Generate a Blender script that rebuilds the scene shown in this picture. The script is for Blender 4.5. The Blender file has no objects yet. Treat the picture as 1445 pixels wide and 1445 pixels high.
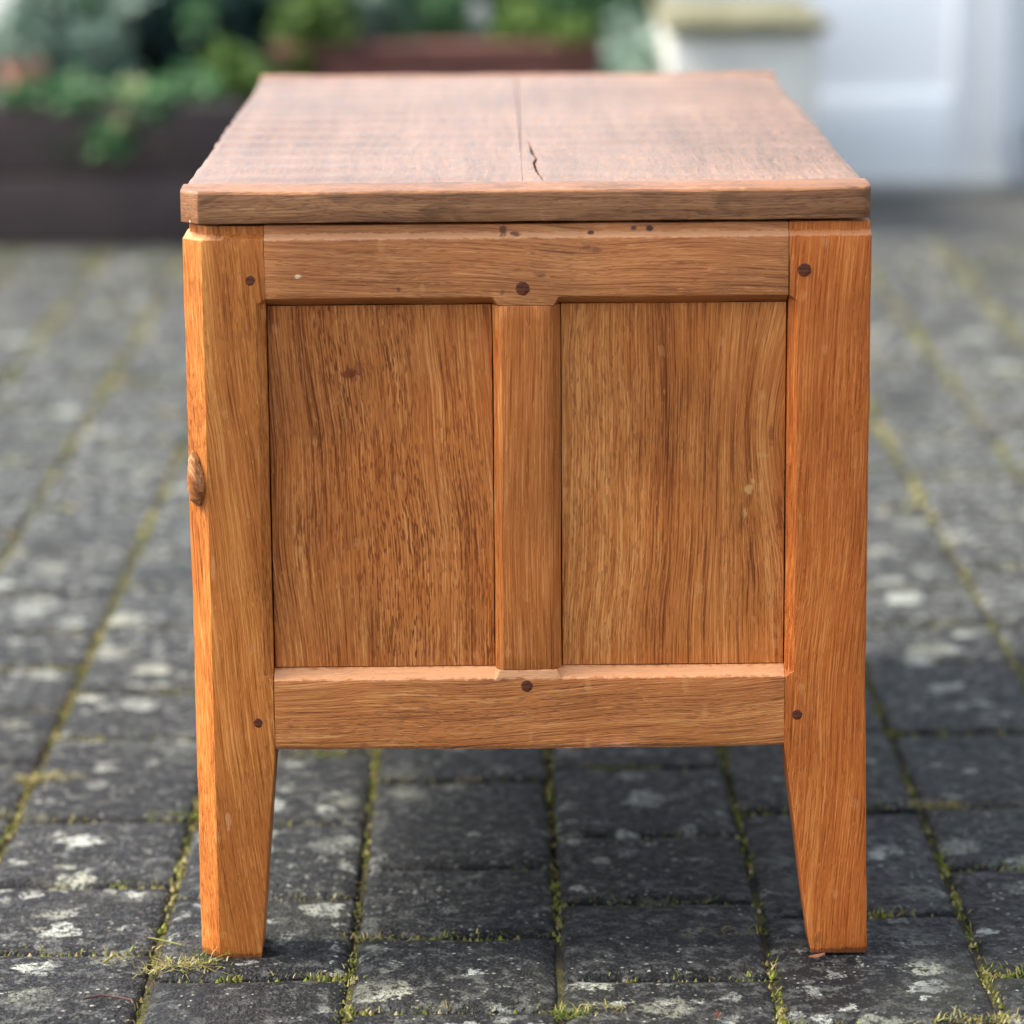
import bpy, bmesh, math, random
from mathutils import Vector, Matrix, noise as mnoise
R = math.radians
random.seed(7)
S = bpy.context.scene
COL = S.collection

# ------------------------------------------------------------------ camera
cam_d = bpy.data.cameras.new('camera'); cam = bpy.data.objects.new('camera', cam_d); COL.objects.link(cam)
PITCH, YAW, ROLL = 0.21481, 0.00291, 0.00784
fw = Vector((math.sin(YAW)*math.cos(PITCH), math.cos(YAW)*math.cos(PITCH), -math.sin(PITCH)))
rt = Vector((math.cos(YAW), -math.sin(YAW), 0)); dn = fw.cross(rt)
r2 = rt*math.cos(ROLL) + dn*math.sin(ROLL); d2 = -rt*math.sin(ROLL) + dn*math.cos(ROLL)
m = Matrix((r2, -d2, -fw)).transposed().to_4x4()
m.translation = Vector((-0.01699, -2.29257, 0.81783))
cam.matrix_world = m
cam_d.sensor_width = 36; cam_d.lens = 4899.96/1445*36
cam_d.clip_start = 0.05; cam_d.clip_end = 500
cam_d.dof.use_dof = True; cam_d.dof.focus_distance = 2.375; cam_d.dof.aperture_fstop = 4.0
S.camera = cam

# ------------------------------------------------------------------ light
SUN_EL, SUN_AZ = R(48), R(-84)        # azimuth measured from +Y towards +X (left and a little in front of the chest)
w = bpy.data.worlds.new('World'); S.world = w; w.use_nodes = True
nt = w.node_tree; nt.nodes.clear()
sky = nt.nodes.new('ShaderNodeTexSky'); sky.sky_type = 'NISHITA'; sky.sun_disc = False
sky.sun_elevation = SUN_EL; sky.sun_rotation = SUN_AZ; sky.dust_density = 3.0; sky.air_density = 1.0; sky.ozone_density = 1.0
bg = nt.nodes.new('ShaderNodeBackground'); bg.inputs['Strength'].default_value = 0.135
wo = nt.nodes.new('ShaderNodeOutputWorld')
hz = nt.nodes.new('ShaderNodeHueSaturation'); hz.inputs['Saturation'].default_value = .55      # thin bright cloud
nt.links.new(sky.outputs[0], hz.inputs['Color']); nt.links.new(hz.outputs[0], bg.inputs[0]); nt.links.new(bg.outputs[0], wo.inputs[0])
sd = bpy.data.lights.new('sun', 'SUN'); sd.energy = 2.05; sd.angle = R(28); sd.color = (1.0, 0.93, 0.82)
sun = bpy.data.objects.new('sun', sd); COL.objects.link(sun)
to_sun = Vector((math.sin(SUN_AZ)*math.cos(SUN_EL), math.cos(SUN_AZ)*math.cos(SUN_EL), math.sin(SUN_EL)))
sun.rotation_euler = to_sun.to_track_quat('Z', 'Y').to_euler()
sun.location = (-4, -2, 6)
S.view_settings.view_transform = 'Standard'; S.view_settings.look = 'None'
S.view_settings.exposure = 1.7; S.view_settings.gamma = 1.0; S.view_settings.use_curve_mapping = False
S.render.engine = 'CYCLES'

# ------------------------------------------------------------------ helpers
def lin(r, g, b):
    f = lambda c: (c/255/12.92) if c/255 <= .04045 else ((c/255+.055)/1.055)**2.4
    return (f(r), f(g), f(b), 1)
def nz(x, y, z=0): return mnoise.noise(Vector((x, y, z)))
def tag(o, label=None, cat=None, group=None, kind=None):
    if label: o['label'] = label
    if cat: o['category'] = cat
    if group: o['group'] = group
    if kind: o['kind'] = kind
    return o
def empty(name, loc=(0, 0, 0)):
    o = bpy.data.objects.new(name, None); COL.objects.link(o); o.location = loc; o.empty_display_size = .1
    return o
def link(name, mesh, mat=None, parent=None, loc=(0, 0, 0)):
    o = bpy.data.objects.new(name, mesh); COL.objects.link(o)
    if mat and not mesh.materials: mesh.materials.append(mat)
    o.parent = parent; o.location = loc
    return o
def fin(name, bm, mat, parent=None, loc=(0, 0, 0), bevel=0.0, seg=2, ang=30, smooth=True, nrm=True):
    if nrm: bmesh.ops.recalc_face_normals(bm, faces=bm.faces)
    if bevel:
        es = [e for e in bm.edges if len(e.link_faces) == 2 and e.calc_face_angle(0) > R(ang)]
        bmesh.ops.bevel(bm, geom=es, offset=bevel, segments=seg, profile=.5, affect='EDGES', clamp_overlap=True)
    me = bpy.data.meshes.new(name); bm.to_mesh(me); bm.free()
    if smooth:
        me.polygons.foreach_set('use_smooth', [True]*len(me.polygons))
        me.set_sharp_from_angle(angle=R(48))
    return link(name, me, mat, parent, loc)
def box(bm, x0, x1, y0, y1, z0, z1):
    v = [bm.verts.new((x, y, z)) for x in (x0, x1) for y in (y0, y1) for z in (z0, z1)]
    for f in ((0, 1, 3, 2), (4, 6, 7, 5), (0, 4, 5, 1), (2, 3, 7, 6), (0, 2, 6, 4), (1, 5, 7, 3)):
        bm.faces.new([v[i] for i in f])
def subsection(sec, counts):
    out = []
    n = len(sec)
    for i in range(n):
        a, b = sec[i], sec[(i+1) % n]
        for k in range(counts[i]):
            t = k/counts[i]
            out.append((a[0]+(b[0]-a[0])*t, a[1]+(b[1]-a[1])*t))
    return out
def sweep(name, axis, stops, section, mat, parent, amp=.0005, seed=0, bevel=.0008, loc=(0, 0, 0), step=.012):
    """a timber: section(s) gives its outline at station s, the same number of points each time"""
    ref = section(stops[len(stops)//2]); n = len(ref)
    cnt = [max(1, round(math.dist(ref[i], ref[(i+1) % n])/step)) for i in range(n)]
    bm = bmesh.new(); rings = []
    for s in stops:
        ring = []
        for a, b in subsection(section(s), cnt):
            p = (a, b, s) if axis == 'z' else ((s, a, b) if axis == 'x' else (a, s, b))
            ring.append(bm.verts.new(p))
        rings.append(ring)
    k = len(rings[0])
    for r0, r1 in zip(rings, rings[1:]):
        for i in range(k):
            bm.faces.new((r0[i], r0[(i+1) % k], r1[(i+1) % k], r1[i]))
    bm.faces.new(rings[0]); bm.faces.new(rings[-1])
    bmesh.ops.recalc_face_normals(bm, faces=bm.faces)
    if bevel:
        es = [e for e in bm.edges if len(e.link_faces) == 2 and e.calc_face_angle(0) > R(28)]
        bmesh.ops.bevel(bm, geom=es, offset=bevel, segments=2, profile=.6, affect='EDGES', clamp_overlap=True)
    bm.normal_update()
    if amp:
        for v in bm.verts:
            c = v.co
            d = amp*(nz(c.x*22+seed, c.y*22, c.z*16)*1.1 + nz(c.x*70, c.y*70+seed, c.z*45)*.5)
            v.co = c + v.normal*d
    return fin(name, bm, mat, parent, loc, nrm=False)
def frange(a, b, n): return [a+(b-a)*i/n for i in range(n+1)]

# ------------------------------------------------------------------ materials
class NT:
    def __init__(s, name):
        s.m = bpy.data.materials.new(name); s.m.use_nodes = True; s.t = s.m.node_tree
        s.b = s.t.nodes['Principled BSDF']
    def n(s, typ, **kw):
        x = s.t.nodes.new(typ)
        for k, v in kw.items(): setattr(x, k, v)
        return x
    def put(s, sock, v):
        if v is None: return
        if isinstance(v, bpy.types.NodeSocket): s.t.links.new(v, sock)
        else: sock.default_value = v
    def math(s, op, a, b=None, c=None, clamp=False):
        x = s.n('ShaderNodeMath', operation=op); x.use_clamp = clamp
        s.put(x.inputs[0], a); s.put(x.inputs[1], b); s.put(x.inputs[2], c)
        return x.outputs[0]
    def mix(s, fac, a, b, blend='MIX'):
        x = s.n('ShaderNodeMix', data_type='RGBA', blend_type=blend)
        s.put(x.inputs[0], fac); s.put(x.inputs[6], a); s.put(x.inputs[7], b)
        return x.outputs[2]
    def noise(s, vec, scale=5, detail=2, rough=.5, dist=0):
        x = s.n('ShaderNodeTexNoise'); s.put(x.inputs['Vector'], vec)
        x.inputs['Scale'].default_value = scale; x.inputs['Detail'].default_value = detail
        x.inputs['Roughness'].default_value = rough; x.inputs['Distortion'].default_value = dist
        return x.outputs[0]
    def comb(s, x, y, z):
        c = s.n('ShaderNodeCombineXYZ'); s.put(c.inputs[0], x); s.put(c.inputs[1], y); s.put(c.inputs[2], z); return c.outputs[0]
    def sep(s, v):
        c = s.n('ShaderNodeSeparateXYZ'); s.put(c.inputs[0], v); return c.outputs
    def rng(s, v, a, b, c=0., d=1.):
        x = s.n('ShaderNodeMapRange'); x.interpolation_type = 'SMOOTHSTEP'
        s.put(x.inputs[0], v)
        for i, q in enumerate((a, b, c, d)): x.inputs[i+1].default_value = q
        return x.outputs[0]
    def ramp(s, v, stops):
        x = s.n('ShaderNodeValToRGB'); s.put(x.inputs[0], v); e = x.color_ramp.elements
        while len(e) < len(stops): e.new(.5)
        for k, (p, c) in enumerate(stops): e[k].position = p; e[k].color = c
        return x.outputs[0]
    def bump(s, h, strength, dist, normal=None):
        x = s.n('ShaderNodeBump'); x.inputs['Strength'].default_value = strength; x.inputs['Distance'].default_value = dist
        s.put(x.inputs['Height'], h)
        if normal: s.put(x.inputs['Normal'], normal)
        return x.outputs[0]

DARK = lin(98, 52, 18); MID = lin(166, 104, 42); LIGHT = lin(206, 144, 68)
def oak(name, axis='z', seed=0., tilt=0., bend=0., dark=DARK, mid=MID, light=LIGHT, pore=.6, band=.5, rough=.42,
        knots=(), marks=(), flecks=.5, stain=0., stain_col=lin(84, 60, 44), swirl=None, gain=1.0, pale=0., spec=.2, sat=1.0, bmp=1.):
    g = NT(name)
    tc = g.n('ShaderNodeTexCoord').outputs['Object']
    X, Y, Z = g.sep(tc)
    if axis == 'z': u, v, s = X, Y, Z
    elif axis == 'x': u, v, s = Z, Y, X
    else: u, v, s = X, Z, Y
    u = g.math('ADD', u, g.math('MULTIPLY', s, tilt))
    low = g.noise(g.comb(g.math('MULTIPLY', X, 1.), g.math('MULTIPLY', Y, 1.), g.math('ADD', Z, seed)), 5.5, 1.5)
    u = g.math('ADD', u, g.math('MULTIPLY', g.math('SUBTRACT', low, .5), .022+bend))
    fine = g.noise(g.comb(g.math('MULTIPLY', u, 30), g.math('MULTIPLY', v, 30), g.math('MULTIPLY', s, 12)), 1., 1.)
    u = g.math('ADD', u, g.math('MULTIPLY', g.math('SUBTRACT', fine, .5), .0018))
    if swirl:
        # growth rings pushed aside by a knot near the edge
        kx, kz, am, sx, sz = swirl
        dx = g.math('DIVIDE', g.math('SUBTRACT', X, kx), sx); dz = g.math('DIVIDE', g.math('SUBTRACT', Z, kz), sz)
        rr = g.math('ADD', g.math('MULTIPLY', dx, dx), g.math('MULTIPLY', dz, dz))
        u = g.math('ADD', u, g.math('MULTIPLY', g.math('EXPONENT', g.math('MULTIPLY', rr, -1)), am))
    def P(a, b, off): return g.comb(g.math('MULTIPLY_ADD', u, a, seed*3.1+off), g.math('MULTIPLY', v, a), g.math('MULTIPLY', s, b))
    n_band = g.noise(P(85, 2.2, 0), 1, 2.5, .55)
    n_wide = g.noise(P(16, 1.4, 9), 1, 1.5)
    n_fib = g.noise(P(1000, 16, 3), 1, 2.5, .6)
    n_fib2 = g.noise(P(380, 10, 5), 1, 3, .65)
    n_pore = g.noise(P(1150, 120, 7), 1, 1., .5)
    n_zone = g.noise(P(28, 5, 11), 1, 2)
    n_fleck = g.noise(P(900, 120, 13), 1, 1.)
    t = g.math('ADD', g.math('MULTIPLY', n_band, band), g.math('MULTIPLY', n_fib2, .32))
    t = g.math('ADD', t, g.math('MULTIPLY', n_fib, 1.)); t = g.math('ADD', t, g.math('MULTIPLY', n_wide, .22))
    mean = (band+.32+1.+.22)/2
    c = g.ramp(g.rng(t, mean-.31, mean+.31), [(0, dark), (.42, mid), (.6, mid), (1, light)])
    pm = g.math('MULTIPLY', g.rng(n_pore, .53, .64), g.rng(n_zone, .36, .6, .3, 1.))
    c = g.mix(g.math('MULTIPLY', pm, pore), c, dark)
    fm = g.rng(n_fleck, .66, .74)
    c = g.mix(g.math('MULTIPLY', fm, flecks), c, light)
    # blotchy finish: redder and greyer patches of worn wax
    bl = g.noise(tc, 13, 3, .6); bl2 = g.noise(g.comb(X, Y, g.math('ADD', Z, 3.7+seed)), 6, 2, .6)
    c = g.mix(g.rng(bl, .35, .7, 0, .22), c, lin(176, 92, 34), 'MIX') if not stain else c
    hsv = g.n('ShaderNodeHueSaturation'); g.put(hsv.inputs['Color'], c)
    g.put(hsv.inputs['Value'], g.rng(bl2, .3, .7, .93*gain, 1.22*gain)); hsv.inputs['Saturation'].default_value = sat
    c = hsv.outputs[0]
    if stain:
        sm = g.noise(g.comb(g.math('MULTIPLY', X, 1.), g.math('MULTIPLY', Y, 1.), g.math('MULTIPLY', Z, 2.5)), 26, 3, .65, .6)
        c = g.mix(g.rng(sm, .5, .68, 0, stain), c, stain_col)
    if pale:
        pn = g.noise(tc, 9, 3, .6); c = g.mix(g.rng(pn, .35, .65, pale*.5, pale), c, lin(205, 172, 150))
    # specks of old wax and paint
    sp = g.n('ShaderNodeTexVoronoi'); g.put(sp.inputs['Vector'], g.comb(g.math('ADD', X, seed*.37), Y, g.math('MULTIPLY', Z, .6))); sp.inputs['Scale'].default_value = 75
    se = g.sep(sp.outputs['Color'])
    wx = g.math('MULTIPLY', g.rng(g.math('ADD', sp.outputs['Distance'], g.math('MULTIPLY', g.math('SUBTRACT', g.noise(tc, 260, 3, .7), .5), .5)), .24, .10), g.math('GREATER_THAN', se[0], .80))
    c = g.mix(g.math('MULTIPLY', wx, .22), c, lin(224, 166, 104))
    sp2 = g.n('ShaderNodeTexVoronoi'); g.put(sp2.inputs['Vector'], tc); sp2.inputs['Scale'].default_value = 95
    wx2 = g.math('MULTIPLY', g.math('LESS_THAN', sp2.outputs['Distance'], .075), g.math('GREATER_THAN', g.sep(sp2.outputs['Color'])[1], .955))
    c = g.mix(g.math('MULTIPLY', wx2, .9), c, lin(240, 222, 190))
    wob = g.math('MULTIPLY', g.math('SUBTRACT', g.noise(tc, 230, 3, .65), .5), 1.9)
    hgt = None
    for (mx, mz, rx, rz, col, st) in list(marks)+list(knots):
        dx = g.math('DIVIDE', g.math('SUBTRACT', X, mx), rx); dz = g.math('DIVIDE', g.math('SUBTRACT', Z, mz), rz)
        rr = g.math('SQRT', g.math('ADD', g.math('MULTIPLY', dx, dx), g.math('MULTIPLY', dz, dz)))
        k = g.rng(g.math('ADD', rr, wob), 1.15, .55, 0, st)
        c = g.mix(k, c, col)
    g.put(g.b.inputs['Base Color'], c)
    rn = g.rng(n_fib, .3, .7, rough-.07, rough+.1); g.put(g.b.inputs['Roughness'], rn)
    g.b.inputs['Specular IOR Level'].default_value = spec
    h = g.math('SUBTRACT', g.math('MULTIPLY', n_fib, .5), g.math('MULTIPLY', pm, 1.))
    h = g.math('ADD', h, g.math('MULTIPLY', n_fib2, .6))
    nb = g.bump(h, .5*bmp, .0008)
    nb = g.bump(g.noise(tc, 60, 2), .35, .0015, nb)
    g.put(g.b.inputs['Normal'], nb)
    return g.m

def plain(name, c1, c2, scale=6, rough=.7, bump=.3, bs=40, bd=.003, spec=.5):
    g = NT(name); tc = g.n('ShaderNodeTexCoord').outputs['Object']
    n = g.noise(tc, scale, 5, .6)
    g.put(g.b.inputs['Base Color'], g.mix(g.rng(n, .3, .7), c1, c2))
    g.b.inputs['Roughness'].default_value = rough; g.b.inputs['Specular IOR Level'].default_value = spec
    g.put(g.b.inputs['Normal'], g.bump(g.noise(tc, bs, 4), bump, bd))
    return g.m
def leaves(name, stops, rough=.5, trans=.25):
    g = NT(name); gi = g.n('ShaderNodeNewGeometry')
    c = g.ramp(gi.outputs['Random Per Island'], stops)
    g.put(g.b.inputs['Base Color'], c); g.b.inputs['Roughness'].default_value = rough
    g.b.inputs['Specular IOR Level'].default_value = .35
    tr = g.n('ShaderNodeBsdfTranslucent'); g.put(tr.inputs[0], c)
    mx = g.n('ShaderNodeMixShader'); mx.inputs[0].default_value = trans
    g.put(mx.inputs[1], g.b.outputs[0]); g.put(mx.inputs[2], tr.outputs[0])
    out = [x for x in g.t.nodes if x.type == 'OUTPUT_MATERIAL'][0]
    g.put(out.inputs[0], mx.outputs[0])
    return g.m

def paver_mat():
    g = NT('dark_concrete_paver')
    tc = g.n('ShaderNodeTexCoord').outputs['Object']; X, Y, Z = g.sep(tc)
    pos = g.n('ShaderNodeNewGeometry').outputs['Position']
    rnd = g.n('ShaderNodeObjectInfo').outputs['Random']
    base = g.ramp(g.noise(pos, 9, 4, .65), [(.3, lin(12, 13, 15)), (.55, lin(24, 25, 27)), (.75, lin(38, 38, 38))])
    hs = g.n('ShaderNodeHueSaturation'); g.put(hs.inputs['Color'], base); g.put(hs.inputs['Value'], g.rng(rnd, 0, 1, .55, 1.25)); base = hs.outputs[0]
    # aggregate: dark and pale grains
    v = g.n('ShaderNodeTexVoronoi'); g.put(v.inputs['Vector'], pos); v.inputs['Scale'].default_value = 300
    vr = g.sep(v.outputs['Color'])
    gm = g.math('MULTIPLY', g.rng(v.outputs['Distance'], .55, .25), g.rng(vr[0], .6, 1.))
    c = g.mix(g.math('MULTIPLY', gm, .6), base, lin(96, 95, 90))
    dk = g.math('MULTIPLY', g.rng(vr[1], .7, .95), .6); c = g.mix(dk, c, lin(24, 25, 30))
    v2 = g.n('ShaderNodeTexVoronoi'); g.put(v2.inputs['Vector'], pos); v2.inputs['Scale'].default_value = 170
    sm = g.math('MULTIPLY', g.math('LESS_THAN', v2.outputs['Distance'], g.math('MULTIPLY', g.sep(v2.outputs['Color'])[2], .28)), g.math('GREATER_THAN', g.sep(v2.outputs['Color'])[0], .62))
    c = g.mix(g.math('MULTIPLY', g.math('MULTIPLY', sm, .8), g.rng(g.noise(pos, 16, 3, .6), .40, .62, .1, 1.)), c, lin(184, 182, 172))
    # greenish film
    gf = g.noise(pos, 5, 4, .6); c = g.mix(g.rng(gf, .52, .75, 0, .3), c, lin(82, 82, 62))
    # lichen crusts
    wv = g.comb(g.math('ADD', g.sep(pos)[0], g.math('MULTIPLY', g.math('SUBTRACT', g.noise(pos, 55, 4, .75), .5), .05)),
                g.math('ADD', g.sep(pos)[1], g.math('MULTIPLY', g.math('SUBTRACT', g.noise(pos, 47, 4, .75), .5), .05)), 0)
    v3 = g.n('ShaderNodeTexVoronoi'); g.put(v3.inputs['Vector'], wv); v3.inputs['Scale'].default_value = 21
    vc = g.sep(v3.outputs['Color'])
    rad = g.rng(vc[0], .3, 1., .0, .50)
    lm = g.rng(g.math('SUBTRACT', rad, v3.outputs['Distance']), .0, .09)
    dens = g.rng(g.noise(pos, 3.3, 3, .6), .42, .58, 0, 1)
    eat = g.rng(g.noise(pos, 190, 4, .75), .40, .54)
    lm = g.math('MULTIPLY', g.math('MULTIPLY', lm, dens), eat)
    c = g.mix(g.math('MULTIPLY', lm, g.rng(vc[1], 0, 1, .45, .95)), c, g.mix(vc[2], lin(196, 202, 192), lin(170, 172, 150)))
    v4 = g.n('ShaderNodeTexVoronoi'); g.put(v4.inputs['Vector'], wv); v4.inputs['Scale'].default_value = 52
    v4c = g.sep(v4.outputs['Color'])
    sm4 = g.math('MULTIPLY', g.rng(g.math('SUBTRACT', g.rng(v4c[0], .45, 1., .0, .44), v4.outputs['Distance']), .0, .10), g.rng(g.noise(pos, 4.4, 3, .6), .36, .56, .1, 1))
    sm4 = g.math('MULTIPLY', sm4, g.rng(g.noise(pos, 210, 3, .7), .38, .52))
    c = g.mix(g.math('MULTIPLY', sm4, g.rng(v4c[1], 0, 1, .35, .85)), c, lin(188, 192, 182))
    # thin dusty bloom
    c = g.mix(g.rng(g.noise(pos, 30, 5, .7), .5, .8, 0, .25), c, lin(112, 111, 106))
    # fine crustose lichen, thickened with distance to paint in grazing sheen as well
    far_lichen_sheen = g.rng(g.math('ADD', g.sep(pos)[1], g.math('MULTIPLY', g.noise(pos, 2.2, 3), .9)), .75, 2.1)
    cr = g.rng(g.noise(pos, 75, 5, .75), .50, .60)
    c = g.mix(g.math('MULTIPLY', g.math('MULTIPLY', cr, g.math('ADD', g.math('MULTIPLY', far_lichen_sheen, .68), .2)), g.rng(g.noise(pos, 7, 3), .3, .6, .4, 1.)), c, lin(168, 170, 162))
    g.put(g.b.inputs['Base Color'], c)
    g.put(g.b.inputs['Roughness'], g.rng(g.noise(pos, 120, 3), .3, .7, .45, .75))
    h = g.math('ADD', g.math('MULTIPLY', g.noise(pos, 420, 3, .7), 1.), g.math('MULTIPLY', v.outputs['Distance'], .5))
    nb = g.bump(h, 1., .0035); nb = g.bump(g.noise(pos, 110, 4, .7), .9, .005, nb)
    g.b.inputs['Specular IOR Level'].default_value = .25
    g.put(g.b.inputs['Normal'], nb)
    return g.m

NAIL = lin(74, 36, 34); WORN_SHEEN = lin(226, 168, 122); FOOT = lin(64, 40, 28)  # pale worn-finish colour; along the bevels it also paints in sky sheen
W_TOPRAIL = oak('oak_top_rail', 'x', 1.3, spec=.4, tilt=.03, pore=.35, dark=lin(110, 60, 30), mid=lin(176, 112, 62), light=lin(208, 148, 92), band=.35,
    marks=[(0, .5047, 9., .0022, WORN_SHEEN, .62), (-.015, .5075, .0028, .0040, NAIL, .8), (-.0065, .5055, .0035, .0016, NAIL, .75), (.044, .506, .0026, .0013, NAIL, .9), (.072, .5085, .0024, .0018, NAIL, .9),
           (.083, .5082, .0028, .0020, NAIL, .95), (.041, .4965, .0034, .0020, NAIL, .45), (.048, .4948, .0032, .002, NAIL, .4), (.010, .4785, .004, .0022, NAIL, .45),
           (-.016, .4665, .0021, .0021, NAIL, .55), (-.085, .469, .0016, .0016, NAIL, .6), (-.152, .4785, .0022, .0014, lin(236, 205, 165), .8)])
W_BOTRAIL = oak('oak_bottom_rail', 'x', 4.1, spec=.45, rough=.36, tilt=-.05, pore=.5, band=.35, dark=lin(102, 52, 22), mid=lin(176, 108, 54), light=lin(212, 150, 86), marks=[(0, .2025, 9., .0036, WORN_SHEEN, .7), (0, .1512, 9., .0012, FOOT, .5)])
W_POSTL = oak('oak_left_post', 'z', 2.2, tilt=.10, pore=.3, band=.55, dark=lin(106, 50, 18), mid=lin(178, 106, 48), light=lin(212, 142, 74), marks=[(0, .0005, 9., .0035, FOOT, .6), (-.222, .5047, .02, .0022, WORN_SHEEN, .5), (-.214, .28, .0015, .009, WORN_SHEEN, .25), (-.208, .10, .002, .006, WORN_SHEEN, .4)])
W_POSTR = oak('oak_right_post', 'z', 6.7, tilt=-.06, pore=.25, band=.4, dark=lin(108, 46, 16), mid=lin(174, 94, 40), light=lin(206, 132, 68), marks=[(0, .0005, 9., .0035, FOOT, .7), (0, .5047, 9., .0018, WORN_SHEEN, .4), (.200, .01, .004, .006, FOOT, .4)])
W_MUNTIN = oak('oak_muntin', 'z', 8.9, tilt=.0, bend=-.014, pore=.35, band=.4, dark=lin(92, 44, 18), mid=lin(168, 98, 46), light=lin(202, 136, 76))
W_PANELL = oak('oak_left_panel', 'z', 11.3, tilt=.05, pore=.9, band=.35, dark=lin(94, 42, 16), mid=lin(174, 104, 50), light=lin(210, 146, 84),
    knots=[(-.119, .410, .006, .004, lin(110, 48, 26), .85), (-.113, .415, .004, .006, lin(120, 60, 34), .5)])
W_PANELR = oak('oak_right_panel', 'z', 14.2, tilt=-.03, pore=.42, band=.6, dark=lin(100, 48, 20), mid=lin(180, 108, 52), light=lin(212, 146, 82),
    swirl=(.184, .372, .026, .048, .070), knots=[(.151, .3285, .0030, .0040, lin(206, 160, 98), .75), (.1535, .334, .0016, .0020, lin(206, 160, 98), .6), (.166, .366, .0022, .0075, lin(120, 62, 30), .6), (.172, .310, .0022, .016, lin(104, 54, 28), .55), (.160, .352, .005, .002, lin(204, 148, 86), .5), (.148, .312, .002, .0035, lin(210, 158, 100), .6), (.140, .350, .0016, .015, lin(104, 54, 28), .5), (.146, .306, .0018, .014, lin(104, 54, 28), .5), (.153, .282, .0020, .014, lin(104, 54, 28), .5)])
W_LIDBOARD = oak('oak_lid_board', 'y', 17.5, pore=.35, band=.3, dark=lin(66, 44, 30), gain=1.0, mid=lin(118, 78, 46), light=lin(146, 104, 68), rough=.38, bmp=.25, pale=.05, flecks=.2, spec=.45, sat=.78, stain=.1, stain_col=lin(112, 82, 62))
W_LIDCLEAT = oak('oak_lid_cleat', 'x', 19.5, sat=.93, pore=.5, band=.5, dark=lin(92, 54, 28), gain=1.0, mid=lin(138, 88, 46), light=lin(166, 114, 64), stain=.6, stain_col=lin(84, 54, 30), rough=.40, spec=.38, pale=.0)
W_DARK = oak('oak_peg_end', 'x', 23.1, pore=.6, dark=lin(44, 22, 16), mid=lin(70, 36, 28), light=lin(100, 56, 42), flecks=.1)
W_MOUSE = oak('oak_carving', 'z', 25.1, tilt=.7, pore=.4, band=1., dark=lin(92, 52, 30), mid=lin(150, 98, 58), light=lin(206, 156, 104))
W_SIDE = oak('oak_side', 'z', 29.1, pore=.5)
W_SIDEX = oak('oak_side_rail', 'y', 31.1, pore=.5)

# ------------------------------------------------------------------ the chest
chest = tag(empty('wooden_chest'), 'honey brown oak panelled blanket chest with tapering legs standing on the dark pavers', 'chest')
YF = .006                       # face of the frame
ZB, ZT = .1511, .5030           # underside of the bottom rail, start of the top bevel
LEN = .849
def post_section(side, z, y0, ydir, chamfer_outer, insetx):
    """outline of a corner post; side -1 is the chest's front, +1 its back"""
    xo = .2296 if side < 0 else .2309
    if side > 0 and z < .2: xo += .004*(1-z/.2)
    xi = .1746 if side < 0 else .1760
    if z < ZB: xi += (.0125 if side < 0 else .0195)*(1-z/ZB)
    dp = .055
    if z < ZB: dp -= .014*(1-z/ZB)
    c = chamfer_outer + .0006*nz(z*30, side*3, y0*9)
    ch = .0060
    ch *= min(1, max(.04, (.4634-z)/.004)) if z > .3 else min(1, max(.04, (z-.199)/.004))
    yy = 0.; bx = 0.
    if z > ZT: yy = .0042*min(1, (z-ZT)/.0038); bx = insetx*min(1, (z-ZT)/.0038)
    xo -= bx
    pts = [(xo-c, yy), (xi+ch, yy), (xi, yy+ch if z <= ZT else yy+ch), (xi, dp), (xo, dp), (xo, yy+c)]
    return [(side*a, y0+ydir*b) for a, b in pts]
zs = sorted(set([round(q, 5) for q in frange(.0, ZB, 14)+frange(ZB, .199, 4)+[.2, .2015, .203]+frange(.205, .459, 22)+[.4594, .461, .4625, .4634]+frange(.4634, ZT, 4)+[.5043, .5056, .5068, .5095, .5120]]))
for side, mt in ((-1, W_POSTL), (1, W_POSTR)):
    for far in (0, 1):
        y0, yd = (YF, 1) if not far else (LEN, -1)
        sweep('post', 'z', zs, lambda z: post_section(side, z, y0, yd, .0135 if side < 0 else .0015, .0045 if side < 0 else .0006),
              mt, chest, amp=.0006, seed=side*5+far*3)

def rail_top(s, x0, x1):
    ch = .0060
    d = abs(s)-.0185
    k = min(1, max(.03, d/.0035))
    d2 = min(s-x0, x1-s); 
    ch *= k
    return [(YF, .4575+ch), (YF+ch*1.9, .4575), (YF+.028, .4575), (YF+.028, .5120), (YF+.0042, .5120), (YF+.0042, ZT+.0038), (YF, ZT)]
def rail_bot(s, x0, x1):
    ch = .0062*min(1, max(.03, (abs(s)-.0195)/.0025))
    sag = -.0014*math.cos(s*9)+.0006*nz(s*14, 3.3)
    return [(YF, .2055-ch), (YF+ch*1.75, .2055), (YF+.028, .2055), (YF+.028, ZB+sag), (YF, ZB+sag)]
xs_r = sorted(set([round(q, 5) for q in frange(-.1742, -.0235, 16)+[-.0225, -.0215, -.0205, -.0195, -.0185, -.012, 0, .012, .0185, .0195, .0205, .0215, .0225]+frange(.0235, .1756, 16)]))
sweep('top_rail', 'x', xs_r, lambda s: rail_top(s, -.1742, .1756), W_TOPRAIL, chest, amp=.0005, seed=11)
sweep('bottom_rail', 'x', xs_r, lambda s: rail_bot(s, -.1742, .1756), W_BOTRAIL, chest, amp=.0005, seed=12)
def mun(z):
    c1 = .0052+.0005*nz(z*40, 1); c2 = .0060+.0005*nz(z*40, 5)
    return [(-.0222+c1, YF), (.0230-c2, YF), (.0230, YF+c2*1.6), (.0230, YF+.024), (-.0222, YF+.024), (-.0222, YF+c1*1.15)]
sweep('muntin', 'z', frange(.2058, .4572, 24), mun, W_MUNTIN, chest, amp=.0004, seed=13)
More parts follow.
